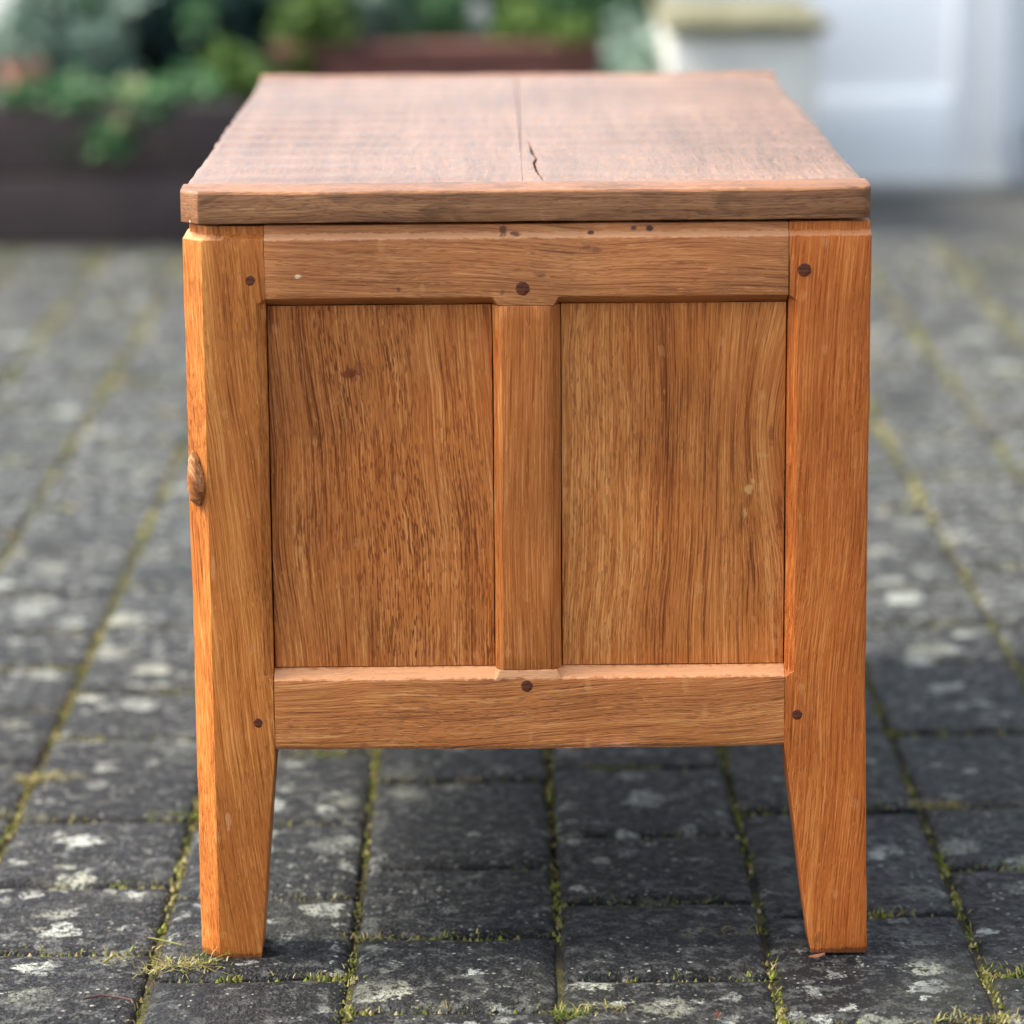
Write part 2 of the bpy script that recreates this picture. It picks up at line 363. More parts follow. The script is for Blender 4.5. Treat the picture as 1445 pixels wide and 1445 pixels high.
def panel(name, x0, x1, mt, seed, y0=YF+.0118):
    bm = bmesh.new(); nx, nzv = 24, 40
    vs = [[bm.verts.new((x0+(x1-x0)*i/nx, y0+.0006*nz(i*.3+seed, k*.16)+.0003*nz(i*.9, k*.6+seed), .2062+(.2506)*k/nzv)) for k in range(nzv+1)] for i in range(nx+1)]
    for i in range(nx):
        for k in range(nzv): bm.faces.new((vs[i][k], vs[i+1][k], vs[i+1][k+1], vs[i][k+1]))
    rim = [vs[i][0] for i in range(nx+1)]+[vs[nx][k] for k in range(1, nzv+1)]+[vs[i][nzv] for i in range(nx-1, -1, -1)]+[vs[0][k] for k in range(nzv-1, 0, -1)]
    bk = [bm.verts.new(v.co+Vector((0, .010, 0))) for v in rim]
    for i in range(len(rim)): bm.faces.new((rim[i], rim[(i+1) % len(rim)], bk[(i+1) % len(rim)], bk[i]))
    bm.faces.new(bk)
    return fin(name, bm, mt, chest)
panel('end_panel', -.1737, -.0230, W_PANELL, 1.)
panel('end_panel', .0239, .1751, W_PANELR, 5.)
# far end, seen only from elsewhere: same joinery
def xrail(name, z0, z1, y0, y1, mt, seed): sweep(name, 'x', frange(-.1742, .1756, 12), lambda s: [(y0, z0), (y1, z0), (y1, z1), (y0, z1)], mt, chest, seed=seed)
xrail('top_rail', .4575, .5120, LEN-.028, LEN-.004, W_TOPRAIL, 3); xrail('bottom_rail', ZB, .2055, LEN-.028, LEN, W_BOTRAIL, 4)
panel('end_panel', -.178, .180, W_PANELL, 9., LEN-.018)
# long front and back: rails along Y, two muntins, three panels
Y0, Y1 = YF+.0555, LEN-.0555
for sx, xf in ((-1, -.2292), (1, .2303)):
    a, b = (xf, xf+.026) if sx < 0 else (xf-.026, xf)
    sweep('top_rail', 'y', frange(Y0, Y1, 40), lambda s: [(a, .4575), (b, .4575), (b, .5120), (a+(.0045 if sx < 0 else 0), .5120), (a+(.0045 if sx < 0 else 0), .507), (a, .503)] , W_SIDEX, chest, seed=21)
    sweep('bottom_rail', 'y', frange(Y0, Y1, 40), lambda s: [(a, ZB), (b, ZB), (b, .2055), (a, .2055)], W_SIDEX, chest, seed=22)
    third = (Y1-Y0)/3
    for k in (1, 2):
        yc = Y0+third*k
        sweep('muntin', 'z', frange(.2058, .4572, 10), lambda z: [(a, yc-.022), (b, yc-.022), (b, yc+.022), (a, yc+.022)], W_SIDE, chest, seed=k)
    for k in range(3):
        ya, yb = Y0+third*k-(.002 if k == 0 else -.02), Y0+third*(k+1)+(.002 if k == 2 else -.02)
        bm = bmesh.new(); xm = (a+b)/2; box(bm, xm-.005, xm+.005, ya, yb, .203, .460)
        fin('side_panel', bm, W_SIDE, chest)
bm = bmesh.new(); box(bm, -.20, .20, .04, LEN-.035, .165, .178); fin('base_board', bm, W_SIDEX, chest)

# pegs that pin the joints
for i, (px, pz, pr) in enumerate(((-.184, .4755, .0044), (.1862, .480, .0045), (-.002, .4690, .0047), (-.001, .1942, .0041), (-.1862, .1695, .0039), (.1843, .1722, .0039))):
    bm = bmesh.new(); n = 18; rings = []
    for (r, y) in ((1.0, .004), (1.0, -.00005), (.9, -.0003), (.45, -.0004)):
        rings.append([bm.verts.new((pr*r*math.cos(a)*(1+.09*nz(math.cos(a)*2+i, math.sin(a)*2)), y, pr*r*math.sin(a)*(1+.09*nz(math.cos(a)*2, math.sin(a)*2+i)))) for a in [2*math.pi*k/n for k in range(n)]])
    for q0, q1 in zip(rings, rings[1:]):
        for k in range(n): bm.faces.new((q0[k], q0[(k+1) % n], q1[(k+1) % n], q1[k]))
    bm.faces.new(rings[-1])
    fin('peg', bm, W_DARK, chest, loc=(px, YF, pz))
# thin dark pads under the feet
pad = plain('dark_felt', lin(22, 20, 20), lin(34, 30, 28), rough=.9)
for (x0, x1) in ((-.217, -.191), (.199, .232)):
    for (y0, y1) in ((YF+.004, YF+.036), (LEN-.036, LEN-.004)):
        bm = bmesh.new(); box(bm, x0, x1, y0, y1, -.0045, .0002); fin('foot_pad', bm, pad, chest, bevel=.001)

# carved mouse climbing the front chamfer of the left post
def carved():
    bm = bmesh.new(); bmesh.ops.create_uvsphere(bm, u_segments=32, v_segments=28, radius=1)
    for v in bm.verts:
        t = (v.co.z+1)/2                      # 0 bottom (blunt) .. 1 top (narrow)
        wdt = .0078*(1-.50*t**1.4); dep = .0072*(1-.35*t)
        if t < .12: wdt *= .9
        x, y, z = v.co.x*wdt, v.co.y*dep, -.0195+.039*t
        z += .002*v.co.x*(1-t)
        g = nz(v.co.x*2.2, v.co.y*2.2, z*120)*.0006
        x += g; y += -abs(g)
        x += .0004*math.sin(z*900+v.co.x*3)
        if v.co.z < -.75: z += .0022*(1+v.co.x)*.5
        v.co = Vector((x, y, z))
    return fin('carved_mouse', bm, W_MOUSE, chest)
mo = carved(); mo.location = (-.2240, YF+.0056, .3400); mo.rotation_euler = (0, R(-6), R(-32))

# ---- lid: boards between two cross cleats
lid_z0, lid_z1 = .5156, .5365
CR = [(.0050, .288), (.0062, .250), (.0072, .212), (.0096, .176), (.0088, .168), (.0076, .150), (.0082, .120), (.0098, .085), (.0130, .045)]
def crack_d(x, y):
    best = 1e9; bt = 0
    for (a, b) in zip(CR, CR[1:]):
        if b[1] <= y <= a[1]:
            t = (a[1]-y)/(a[1]-b[1]); cx = a[0]+(b[0]-a[0])*t; best = min(best, abs(x-cx))
    return best
def adze(x, y):
    ph = y+.012*nz(x*7, y*4, 2)+.004*nz(x*25, y*12, 8)
    a = .00075*math.sin(2*math.pi*ph/.056)*(.6+.8*nz(x*5, y*4, 5))
    a *= .55+.9*min(1, max(0, (abs(x)-.06)/.12))
    return a+.0003*nz(x*14, y*18, 1)+.0006*nz(x*6, y*5, 7)
def cleat_top(s): return lid_z1+.0008*nz(s*16, 3)+.0012*nz(s*6, 9)
def lid_board(x0, x1, fine):
    xs = frange(x0, x1, 80)
    if fine: xs = sorted(set([q for q in xs if q < x0+.001 or q > .0165]+frange(x0, .0165, 44)))
    ys = frange(.0421, .812, 330)
    bm = bmesh.new(); V = []
    for i, x in enumerate(xs):
        row = []
        for y in ys:
            xe = x; 
            if i == 0 or i == len(xs)-1:
                if abs(x) > .1: xe = x*(1+.007*nz(y*7, 4)+.003*nz(y*22, 7))
                else: xe = x+(.0003-.0003*min(1, max(0, (y-.2)/.12)))*(-1 if fine else 1)
            kk = min(1, (y-.0421)/.022); kk = kk*kk*(3-2*kk); z = (lid_z1+adze(x, y))*kk+(cleat_top(x)-.0001)*(1-kk)
            e = min(abs(x-x0), abs(x-x1))
            if abs(x if i else x0) > .1 and min(abs(abs(x)-.2276), 1) < .004: z -= .0012*(1-abs(abs(x)-.2276)/.004)
            if fine and x < .017:
                d = crack_d(x, y); wd = .0009*min(1, max(0.2, min(.288-y, y-.045)/.05))*(1+.5*nz(y*60, 3))
                if d < wd: z -= .004
            row.append(bm.verts.new((xe, y, z)))
        V.append(row)
    for i in range(len(xs)-1):
        for k in range(len(ys)-1): bm.faces.new((V[i][k], V[i+1][k], V[i+1][k+1], V[i][k+1]))
    nx, ny = len(xs), len(ys)
    rim = [V[i][0] for i in range(nx)]+[V[nx-1][k] for k in range(1, ny)]+[V[i][ny-1] for i in range(nx-2, -1, -1)]+[V[0][k] for k in range(ny-2, 0, -1)]
    bk = [bm.verts.new((v.co.x, v.co.y, lid_z0)) for v in rim]
    for i in range(len(rim)): bm.faces.new((rim[i], rim[(i+1) % len(rim)], bk[(i+1) % len(rim)], bk[i]))
    bm.faces.new(bk)
    return fin('lid_board', bm, W_LIDBOARD, chest)
lid_board(-.2276, -.0017, False); lid_board(-.0009, .2276, True)
def cleat(y0, y1, front):
    def sec(s):
        e = .2300-abs(s); cut = 0.
        zt = cleat_top(s)
        zb = lid_z0-.0010+.0004*nz(s*12, 6)
        ya = y0+(.0007*nz(s*20, 2))
        if front:
            if s < 0 and e < .0125: ya += (.0125-e)*1.0
            if s > 0 and e < .004: ya += (.004-e)*.8
            zt2 = zt-.0012
            return [(ya+.0006, zb), (y1, zb), (y1, zt), (y1-.012, zt), (ya+.012, zt-.0004), (ya+.0014, zt-.0010), (ya, zt-.0026)]
        return [(ya, zb), (y1, zb), (y1, zt-.003), (y1-.003, zt), (y0+.012, zt), (y0+.006, zt), (y0, zt)]
    st = [-.2300, -.2290, -.2270, -.2240, -.2200, -.2176, -.2160]+frange(-.212, .222, 60)+[.2258, .2280, .2300]
    return sweep('lid_cleat', 'x', st, sec, W_LIDCLEAT, chest, amp=.00045, seed=31, bevel=.0007)
cleat(.0035, .0420, True); cleat(.8125, .8547, False)

# ------------------------------------------------------------------ the paved yard
ground_m = plain('bare_ground', lin(70, 68, 62), lin(92, 88, 80), 3, .95, .5, 60)
bm = bmesh.new(); v = [bm.verts.new(p) for p in ((-150, -150, -.06), (150, -150, -.06), (150, 150, -.06), (-150, 150, -.06))]; bm.faces.new(v)
tag(fin('ground', bm, ground_m), kind='structure')
def bed_mat():
    g = NT('mossy_joint_sand'); pos = g.n('ShaderNodeNewGeometry').outputs['Position']
    c = g.ramp(g.noise(pos, 14, 4, .7), [(.3, lin(34, 29, 22)), (.5, lin(58, 50, 30)), (.62, lin(92, 92, 38)), (.8, lin(62, 54, 36))])
    g.put(g.b.inputs['Base Color'], c); g.b.inputs['Roughness'].default_value = .95
    g.put(g.b.inputs['Normal'], g.bump(g.noise(pos, 350, 4, .7), 1., .004)); return g.m
YEND = 3.62
bm = bmesh.new(); box(bm, -3.0, 3.0, -3.6, YEND, -.05, -.0065)
yard = tag(fin('paved_yard', bm, bed_mat(), smooth=False), kind='structure')
PV = paver_mat()
JX = [-.542, -.4035, -.262, -.1235, .0200, .1665, .3125, .4535, .5820]
def paver_mesh(wx, wy, seed, lo=False):
    bm = bmesh.new(); hx, hy = wx/2, wy/2
    r = .0045
    if lo: ax = [-hx, -hx+.008, hx-.008, hx]; ay = [-hy, -hy+.008, hy-.008, hy]
    else:
        ax = [-hx, -hx+.003, -hx+.011]+frange(-hx+.011, hx-.011, 5)[1:-1]+[hx-.011, hx-.003, hx]
        ay = [-hy, -hy+.003, -hy+.011]+frange(-hy+.011, hy-.011, 7)[1:-1]+[hy-.011, hy-.003, hy]
    nx, ny = len(ax), len(ay); V = []
    for i, x in enumerate(ax):
        row = []
        for k, y in enumerate(ay):
            bi = min(i, nx-1-i); bk_ = min(k, ny-1-k); b = min(bi, bk_)
            z = 0
            if b == 0: z = -.0042-.0025*max(0, nz(x*60+seed, y*60))
            elif b == 1 and not lo: z = -.0012-.0022*max(0, nz(x*50, y*50+seed)+.1)
            z += .0007*nz(x*25+seed*3, y*25) + .0004*nz(x*80, y*80+seed)
            xx = x+.0013*nz(y*45+seed, x*10) if bi < 2 else x
            yy = y+.0013*nz(x*45, y*10+seed) if bk_ < 2 else y
            if bi == 0 and bk_ == 0: xx *= .965; yy *= .97
            row.append(bm.verts.new((xx, yy, z)))
        V.append(row)
    for i in range(nx-1):
        for k in range(ny-1): bm.faces.new((V[i][k], V[i+1][k], V[i+1][k+1], V[i][k+1]))
    rim = [V[i][0] for i in range(nx)]+[V[nx-1][k] for k in range(1, ny)]+[V[i][ny-1] for i in range(nx-2, -1, -1)]+[V[0][k] for k in range(ny-2, 0, -1)]
    dw = [bm.verts.new((v.co.x*1.0, v.co.y*1.0, -.03)) for v in rim]
    for i in range(len(rim)): bm.faces.new((rim[i], dw[i], dw[(i+1) % len(rim)], rim[(i+1) % len(rim)]))
    return bm
# cross joints read off the photograph's near rows; beyond them the courses go on in the same three lengths
KN = {0: [-.03, .12, .35, .50, .66, .806, .934, 1.10, 1.276], 1: [-.13, .026, .175, .334, .567, .724, .956, 1.12, 1.269],
      2: [-.20, -.028, .139, .321, .519, .70, .86], 3: [-.24, -.094, .052, .206, .432, .60, .83], 4: [-.20, -.035, .123, .285, .47, .70],
      5: [-.128, .094, .345, .57, .80], 6: [-.19, -.034, .195, .351, .568, .797, .94], 7: [-.12, .03, .20, .42, .65, .80]}
cx = [JX[0]-.142*k for k in range(17, 0, -1)]+JX+[JX[-1]+.142*k for k in range(1, 17)]
first = 17
inview = []; outer = bmesh.new()
cache = {}
moss_seg = []
rng = random.Random(5)
GAP = .0052
for ci in range(len(cx)-1):
    x0, x1 = cx[ci], cx[ci+1]
    ys = list(KN.get(ci-first, [rng.uniform(-.2, 0)]))
    while ys[-1] < YEND-.12:
        ys.append(ys[-1]+rng.choice((.150, .160, .228, .232, .19)))
    ys[-1] = YEND
    while ys[0] > -3.4: ys.insert(0, ys[0]-rng.choice((.150, .160, .228, .232)))
    for a, b in zip(ys, ys[1:]):
        xc, yc = (x0+x1)/2, (a+b)/2
        half = (yc+2.6)*.1475+.10
        vis = b > -.30 and abs(xc+.017) < half
        if vis:
            key = (round(x1-x0, 3), round(b-a, 3), rng.randrange(3))
            if key not in cache:
                me_bm = paver_mesh(x1-x0-GAP, b-a-GAP, len(cache)*1.7)
                bmesh.ops.recalc_face_normals(me_bm, faces=me_bm.faces)
                me = bpy.data.meshes.new('paver'); me_bm.to_mesh(me); me_bm.free()
                me.polygons.foreach_set('use_smooth', [True]*len(me.polygons)); me.set_sharp_from_angle(angle=R(60)); me.materials.append(PV)
                cache[key] = me
            o = bpy.data.objects.new('paver', cache[key]); COL.objects.link(o); o.parent = yard
            o.location = (xc, yc, rng.uniform(-.0012, .0012)-.0012); o.rotation_euler = (R(rng.uniform(-.25, .25)), R(rng.uniform(-.3, .3)), R(rng.uniform(-.35, .35)))
            inview.append(o)
            moss_seg.append((x0, a, x0, b)); moss_seg.append((x0, a, x1, a))
        elif abs(xc) < 2.4:
            t = paver_mesh(x1-x0-GAP, b-a-GAP, ci, lo=True)
            tm = bpy.data.meshes.new('t'); t.to_mesh(tm); t.free(); tm.transform(Matrix.Translation((xc, yc, rng.uniform(-.001, .001)-.001)))
            outer.from_mesh(tm); bpy.data.meshes.remove(tm)
tag(fin('outer_pavers', outer, PV, yard), kind='stuff')
print('pavers in view', len(inview))

# moss and dead grass in the joints
moss_m = leaves('moss_green', [(0, lin(58, 62, 24)), (.25, lin(96, 104, 36)), (.5, lin(130, 136, 50)), (.68, lin(100, 84, 42)), (.85, lin(168, 152, 98)), (1, lin(190, 176, 134))], .8, .2)
bm = bmesh.new()
def blade(bm, p, L, wd, lean, az):
    d = Vector((math.cos(az), math.sin(az), 0)); s = Vector((-d.y, d.x, 0))*wd
    mid = p+d*(L*lean*.45)+Vector((0, 0, L*.55*(1-lean*.5))); tip = p+d*(L*lean)+Vector((0, 0, L*(1-lean*.75)))
    a = bm.verts.new(p-s); b = bm.verts.new(p+s); c = bm.verts.new(mid+s*.7); e = bm.verts.new(mid-s*.7); t = bm.verts.new(tip)
    bm.faces.new((a, b, c, e)); bm.faces.new((e, c, t))
rg = random.Random(3)
def lump(bm, p, r):
    n = 5; top = bm.verts.new(p+Vector((0, 0, r*.7)))
    ring = [bm.verts.new(p+Vector((r*math.cos(k*2*math.pi/n+p.x*99)*rg.uniform(.7, 1.2), r*math.sin(k*2*math.pi/n+p.x*99)*rg.uniform(.7, 1.2), -.002))) for k in range(n)]
    for k in range(n): bm.faces.new((ring[k], ring[(k+1) % n], top))
for (xa, ya, xb, yb) in moss_seg:
    L = math.hypot(xb-xa, yb-ya); ym = (ya+yb)/2
    near = ym < 1.3
    cross = abs(ya-yb) < 1e-6
    n = int(L/(.0012 if near else .0035))
    for _ in range(n):
        t = rg.random(); x = xa+(xb-xa)*t; y = ya+(yb-ya)*t
        dens = (.5 if near else .22)+1.2*nz(x*7, y*7, 4)+1.0*nz(x*27, y*27, 9)+(.08 if not cross else .10)
        if abs(x) < .2 and -.02 < y < .85: dens -= .12
        if rg.random() > dens: continue
        p = Vector((x+rg.gauss(0, .0023), y+rg.gauss(0, .0023), -.0065+rg.random()*.0035))
        if near:
            lump(bm, p, rg.uniform(.0011, .0028)) if rg.random() < .5 else blade(bm, p+Vector((0, 0, .003)), rg.uniform(.003, .0085), rg.uniform(.0003, .0006), rg.uniform(.4, 1.1), rg.uniform(0, 6.3))
        else: lump(bm, p+Vector((0, 0, .003)), rg.uniform(.002, .006))
for _ in range(900):
    xa, ya, xb, yb = rg.choice([q for q in moss_seg[::3]] if _ % 2 else moss_seg)
    if max(ya, yb) > 1.2: continue
    t = rg.random(); x = xa+(xb-xa)*t; y = ya+(yb-ya)*t
    if nz(x*9, y*9, 21) < .08: continue
    dx, dy = (.012, .003) if ya == yb else (.003, .012)
    for k in range(26):
        p = Vector((x+rg.gauss(0, dx*.55), y+rg.gauss(0, dy*.55), -.004+rg.random()*.0025))
        lump(bm, p, rg.uniform(.001, .0024)) if k % 3 else blade(bm, p, rg.uniform(.003, .009), .0004, rg.uniform(.6, 1.1), rg.uniform(0, 6.3))
tag(fin('joint_moss', bm, moss_m, nrm=False, smooth=False), 'yellow green moss and dead grass growing in the joints between pavers', 'moss', kind='stuff')

straw_m = leaves('dry_grass', [(0, lin(118, 108, 60)), (.4, lin(158, 144, 90)), (.75, lin(130, 134, 58)), (1, lin(182, 170, 128))], .7, .25)
green_m = leaves('green_grass', [(0, lin(76, 100, 38)), (.5, lin(112, 128, 50)), (.8, lin(146, 142, 74)), (1, lin(170, 158, 104))], .6, .3)
def tuft(x, y, n, L, spread, mat, label, flat=.8, sy=.4):
    b = bmesh.new(); q = random.Random(int((x+3)*1000))
    for _ in range(n):
        dx = q.gauss(0, spread); dy = q.gauss(0, spread*sy)
        blade(b, Vector((dx, dy, -.004)), L*q.uniform(.5, 1.2), q.uniform(.0004, .0008), q.uniform(flat*.5, flat*1.25), q.uniform(0, 6.3))
    tag(fin('grass_tuft', b, mat, nrm=False, loc=(x, y, 0), smooth=False), label, 'grass tuft', 'grass tufts in the paving joints')
tuft(-.240, -.010, 230, .017, .012, straw_m, 'yellow grass tuft on the joint in front of the left leg', 1., .35)
tuft(-.226, -.002, 16, .024, .004, green_m, 'few upright green blades at the right end of the yellow tuft', .6, .5)
tuft(.024, -.105, 80, .014, .007, green_m, 'small green tuft at the bottom edge near the middle of the picture', .8)
tuft(.052, -.094, 60, .012, .010, straw_m, 'straw coloured tuft just right of the small green middle tuft', 1., .3)
tuft(-.115, .052, 50, .014, .014, straw_m, 'thin straw tuft on the cross joint right of the left leg', 1., .3)
tuft(.330, .352, 90, .014, .016, straw_m, 'dry tuft on a cross joint right of the right leg', .9, .3)
tuft(.258, .352, 70, .013, .014, straw_m, 'flattened dry tuft beside the outer edge of the right leg', 1., .3)
tuft(.262, .600, 110, .014, .010, green_m, 'mossy green tuft behind the right leg where joints meet', .7)
tuft(-.396, .445, 120, .016, .012, straw_m, 'golden tuft on the long joint far left of the left leg', .9)
tuft(-.275, .345, 60, .012, .010, green_m, 'small green tuft on the joint crossing behind the left leg', .8)
tuft(.236, .095, 60, .010, .018, straw_m, 'creeping yellowish tuft on the cross joint right of the right foot', 1., .3)
tuft(.300, -.120, 110, .010, .018, straw_m, 'dry tuft at the bottom edge in the right corner', .9, .3)
tuft(.345, -.030, 100, .010, .014, green_m, 'bright mossy tuft where the right hand joints cross', .8, .4)
tuft(.135, .052, 40, .014, .012, straw_m, 'faint dry tuft on the joint left of the right foot', 1., .4)

# litter
leaf_m = plain('dead_leaf', lin(130, 82, 58), lin(168, 118, 88), 90, .7, .4, 200)
def dry_leaf(x, y, L, label, rot):
    b = bmesh.new(); n = 6; top = []; bot = []
    for i in range(n+1):
        t = i/n; wv = .42*L*math.sin(math.pi*(.06+.88*t))*(1-.3*t); z = .0010+.0008*math.sin(t*3.1+x*50)
        top.append(b.verts.new((t*L-L/2, wv*.5, z+.0015))); bot.append(b.verts.new((t*L-L/2, -wv*.5, z+.001)))
    mid = [b.verts.new((i/n*L-L/2, 0, .0004+.0005*math.sin(i/n*3.1))) for i in range(n+1)]
    for i in range(n):
        b.faces.new((top[i], mid[i], mid[i+1], top[i+1])); b.faces.new((mid[i], bot[i], bot[i+1], mid[i+1]))
    geo = bmesh.ops.extrude_face_region(b, geom=list(b.faces)); 
    for q in geo['geom']:
        if isinstance(q, bmesh.types.BMVert): q.co.z -= .0004
    o = tag(fin('dry_leaf', b, leaf_m, loc=(x, y, 0)), label, 'leaf'); o.rotation_euler = (0, 0, rot)
dry_leaf(.199, -.004, .012, 'tiny reddish dry leaf at the left corner of the right foot', .3)
dry_leaf(.123, -.119, .010, 'tiny brown curled bud at the bottom edge right of centre', 1.2)
twig_m = plain('twig_bark', lin(58, 38, 34), lin(96, 66, 58), 80, .8, .5, 200)
def twig(pts, r, label, mat=None):
    b = bmesh.new(); rings = []
    for i, p in enumerate(pts):
        a = Vector(pts[min(i+1, len(pts)-1)])-Vector(pts[max(i-1, 0)]); a.normalize(); s = a.cross(Vector((0, 0, 1))); s.normalize(); u = s.cross(a)
        rr = r*(1-.5*i/len(pts))
        rings.append([b.verts.new(Vector(p)+s*rr*math.cos(t*math.pi/3)+u*rr*math.sin(t*math.pi/3)) for t in range(6)])
    for q0, q1 in zip(rings, rings[1:]):
        for k in range(6): b.faces.new((q0[k], q0[(k+1) % 6], q1[(k+1) % 6], q1[k]))
    b.faces.new(rings[0]); b.faces.new(rings[-1])
    c = Vector(pts[0]); 
    for v in b.verts: v.co -= c
    tag(fin('twig', b, mat or twig_m, loc=c), label, 'twig')
twig([(-.302, -.078, .002), (-.290, -.074, .003), (-.278, -.077, .0025), (-.269, -.081, .002), (-.267, -.088, .002)], .0010, 'thin reddish brown twig at the lower left, in front of the yellow tuft')
twig([(-.296, -.008, .002), (-.289, .004, .004), (-.283, .000, .002)], .0009, 'short pale bent twig left of the grass tuft', straw_m)
twig([(-.245, .030, .0015), (-.262, .038, .003), (-.270, .046, .0015)], .0006, 'very thin dry stalk on the paver left of the left foot', straw_m)

# ------------------------------------------------------------------ background
tar = plain('worn_tarmac', lin(66, 66, 64), lin(92, 92, 86), 4, .85, .6, 150, .003)
bm = bmesh.new(); box(bm, -6, 6, YEND+.004, 4.50, -.05, -.004); tag(fin('drive', bm, tar, smooth=False), kind='structure')

# timber raised bed, left
slp = plain('dark_stained_sleeper', lin(50, 41, 40), lin(72, 60, 58), 5, .8, .5, 30)
bed = tag(empty('raised_bed', (-1.2, 3.72, 0)), 'dark brown timber raised bed with trailing plants, left background', 'raised bed')
def bx(name, mat, parent, x0, x1, y0, y1, z0, z1, bev=.006, label=None):
    b = bmesh.new(); c = Vector(((x0+x1)/2, (y0+y1)/2, (z0+z1)/2)); box(b, x0-c.x, x1-c.x, y0-c.y, y1-c.y, z0-c.z, z1-c.z)
    p = parent.location if parent else Vector((0, 0, 0))
    o = fin(name, b, mat, parent, loc=c-p, bevel=bev)
    if label: o['label'] = label
    return o
bx('sleeper', slp, bed, -2.4, -.45, 3.64, 3.72, -.003, .118); bx('sleeper', slp, bed, -2.4, -.45, 3.642, 3.722, .120, .238)
bx('sleeper', slp, bed, -.53, -.45, 3.7225, 4.7, -.003, .118); bx('sleeper', slp, bed, -.53, -.45, 3.7245, 4.7, .120, .238)
soil = plain('soil', lin(40, 30, 24), lin(62, 48, 38), 12, .95, .8, 60, .02)
bx('soil', soil, bed, -2.38, -.535, 3.725, 4.7, .0, .215)
# brick red planter wall, centre
brick = plain('reddish_render', lin(82, 50, 44), lin(112, 70, 60), 7, .85, .5, 50)
pl = tag(empty('planter_wall', (-.1, 4.24, 0)), 'low reddish brown planter wall behind the far end of the chest', 'planter')
bx('wall', brick, pl, -.435, .285, 4.20, 4.30, 0, .262); bx('coping', brick, pl, -.440, .287, 4.195, 4.305, .264, .292)
bx('soil', soil, pl, -.43, .285, 4.306, 4.74, 0, .25)
# stone wall with mossy coping
stone = plain('pale_render', lin(186, 186, 178), lin(208, 208, 200), 5, .85, .4, 40)
cop = plain('mossy_coping', lin(84, 82, 54), lin(126, 124, 100), 9, .9, .6, 60)
sw = tag(empty('low_wall', (.41, 3.95, 0)), 'low pale wall with a mossy coping beside the white door', 'wall')
bx('wall', stone, sw, .278, .535, 3.72, 4.28, 0, .346); bx('coping', cop, sw, .268, .552, 3.69, 4.30, .348, .370)
# house wall and white door
ren = plain('white_render', lin(224, 228, 230), lin(236, 239, 240), 3, .8, .3, 60)
hw = tag(empty('house_wall', (.5, 4.5, 0)), 'white rendered house wall around the panelled white door', 'wall')
bx('wall', ren, hw, .965, 4.0, 4.40, 4.62, -.04, 2.7); bx('wall', ren, hw, .30, .3195, 4.40, 4.62, -.04, 2.7); bx('wall', ren, hw, .3205, .964, 4.40, 4.62, 2.06, 2.7)
wp = plain('white_door_paint', lin(232, 236, 238), lin(240, 243, 245), 2, .35, .05, 60)
dr = tag(empty('panelled_door', (.62, 4.36, 0)), 'white panelled door at the right behind the chest', 'door')
bx('frame', wp, dr, .908, .963, 4.33, 4.44, .0, 2.05, .004); bx('frame', wp, dr, .3215, .350, 4.33, 4.44, .0, 2.05, .004); bx('frame', wp, dr, .3505, .9075, 4.33, 4.44, 2.0, 2.05, .004)
bx('stile', wp, dr, .846, .900, 4.335, 4.375, .012, 1.99, .004); bx('stile', wp, dr, .353, .41, 4.335, 4.375, .012, 1.99, .004)
bx('door_rail', wp, dr, .4105, .8455, 4.335, 4.375, .012, .178, .004); bx('door_rail', wp, dr, .4105, .8455, 4.335, 4.375, 1.86, 1.99, .004); bx('door_rail', wp, dr, .4105, .8455, 4.335, 4.375, .92, 1.04, .004)
bx('door_panel', wp, dr, .408, .848, 4.352, 4.362, .170, .93, 0); bx('door_panel', wp, dr, .408, .848, 4.352, 4.362, 1.03, 1.87, 0)
steel = plain('brushed_steel', lin(150, 150, 150), lin(170, 170, 170), 9, .35, .05); steel.node_tree.nodes['Principled BSDF'].inputs['Metallic'].default_value = 1
bx('handle', steel, dr, .865, .885, 4.30, 4.336, .98, 1.10, .004)
bx('sill', plain('grey_sill', lin(150, 152, 148), lin(170, 172, 168)), dr, .33, .955, 4.30, 4.329, -.003, .018, .003)

# pots and stones
def pot(x, y, z, r, h, mat, label, cat='pot', name='flower_pot'):
    b = bmesh.new(); n = 28; prof = [(0, 0), (r*.72, 0), (r*.93, h*.78), (r*1.03, h*.78), (r*1.05, h), (r*.93, h), (r*.86, h*.5), (0, h*.5)]
    rings = []
    for (a, zz) in prof[1:-1]: rings.append([b.verts.new((a*math.cos(k*2*math.pi/n), a*math.sin(k*2*math.pi/n), zz)) for k in range(n)])
    for q0, q1 in zip(rings, rings[1:]):
        for k in range(n): b.faces.new((q0[k], q0[(k+1) % n], q1[(k+1) % n], q1[k]))
    b.faces.new(rings[0]); b.faces.new(rings[-1])
    return tag(fin(name, b, mat, loc=(x, y, z)), label, cat)
terra = plain('terracotta', lin(150, 98, 84), lin(176, 124, 108), 14, .8, .3)
pot(-.846, 3.80, .212, .036, .085, terra, 'small terracotta pot at the left end of the raised bed')
blackp = plain('black_plastic', lin(24, 26, 30), lin(36, 38, 42), 9, .5, .1)
pot(1.035, 4.22, -.004, .055, .13, blackp, 'small black pot against the house wall at the far right')
def rock(x, y, z, rx, ry, rz, mat, label, seed=0, name='stone'):
    b = bmesh.new(); bmesh.ops.create_icosphere(b, subdivisions=4, radius=1)
    for v in b.verts:
        k = 1+.22*nz(v.co.x*1.3+seed, v.co.y*1.3, v.co.z*1.3)+.05*nz(v.co.x*5, v.co.y*5+seed, v.co.z*5)
        v.co = Vector((v.co.x*rx*k, v.co.y*ry*k, v.co.z*rz*k))
    tag(fin(name, b, mat, loc=(x, y, z)), label, 'stone')
pst = plain('pale_stone', lin(164, 168, 162), lin(190, 194, 190), 9, .85, .6, 30)
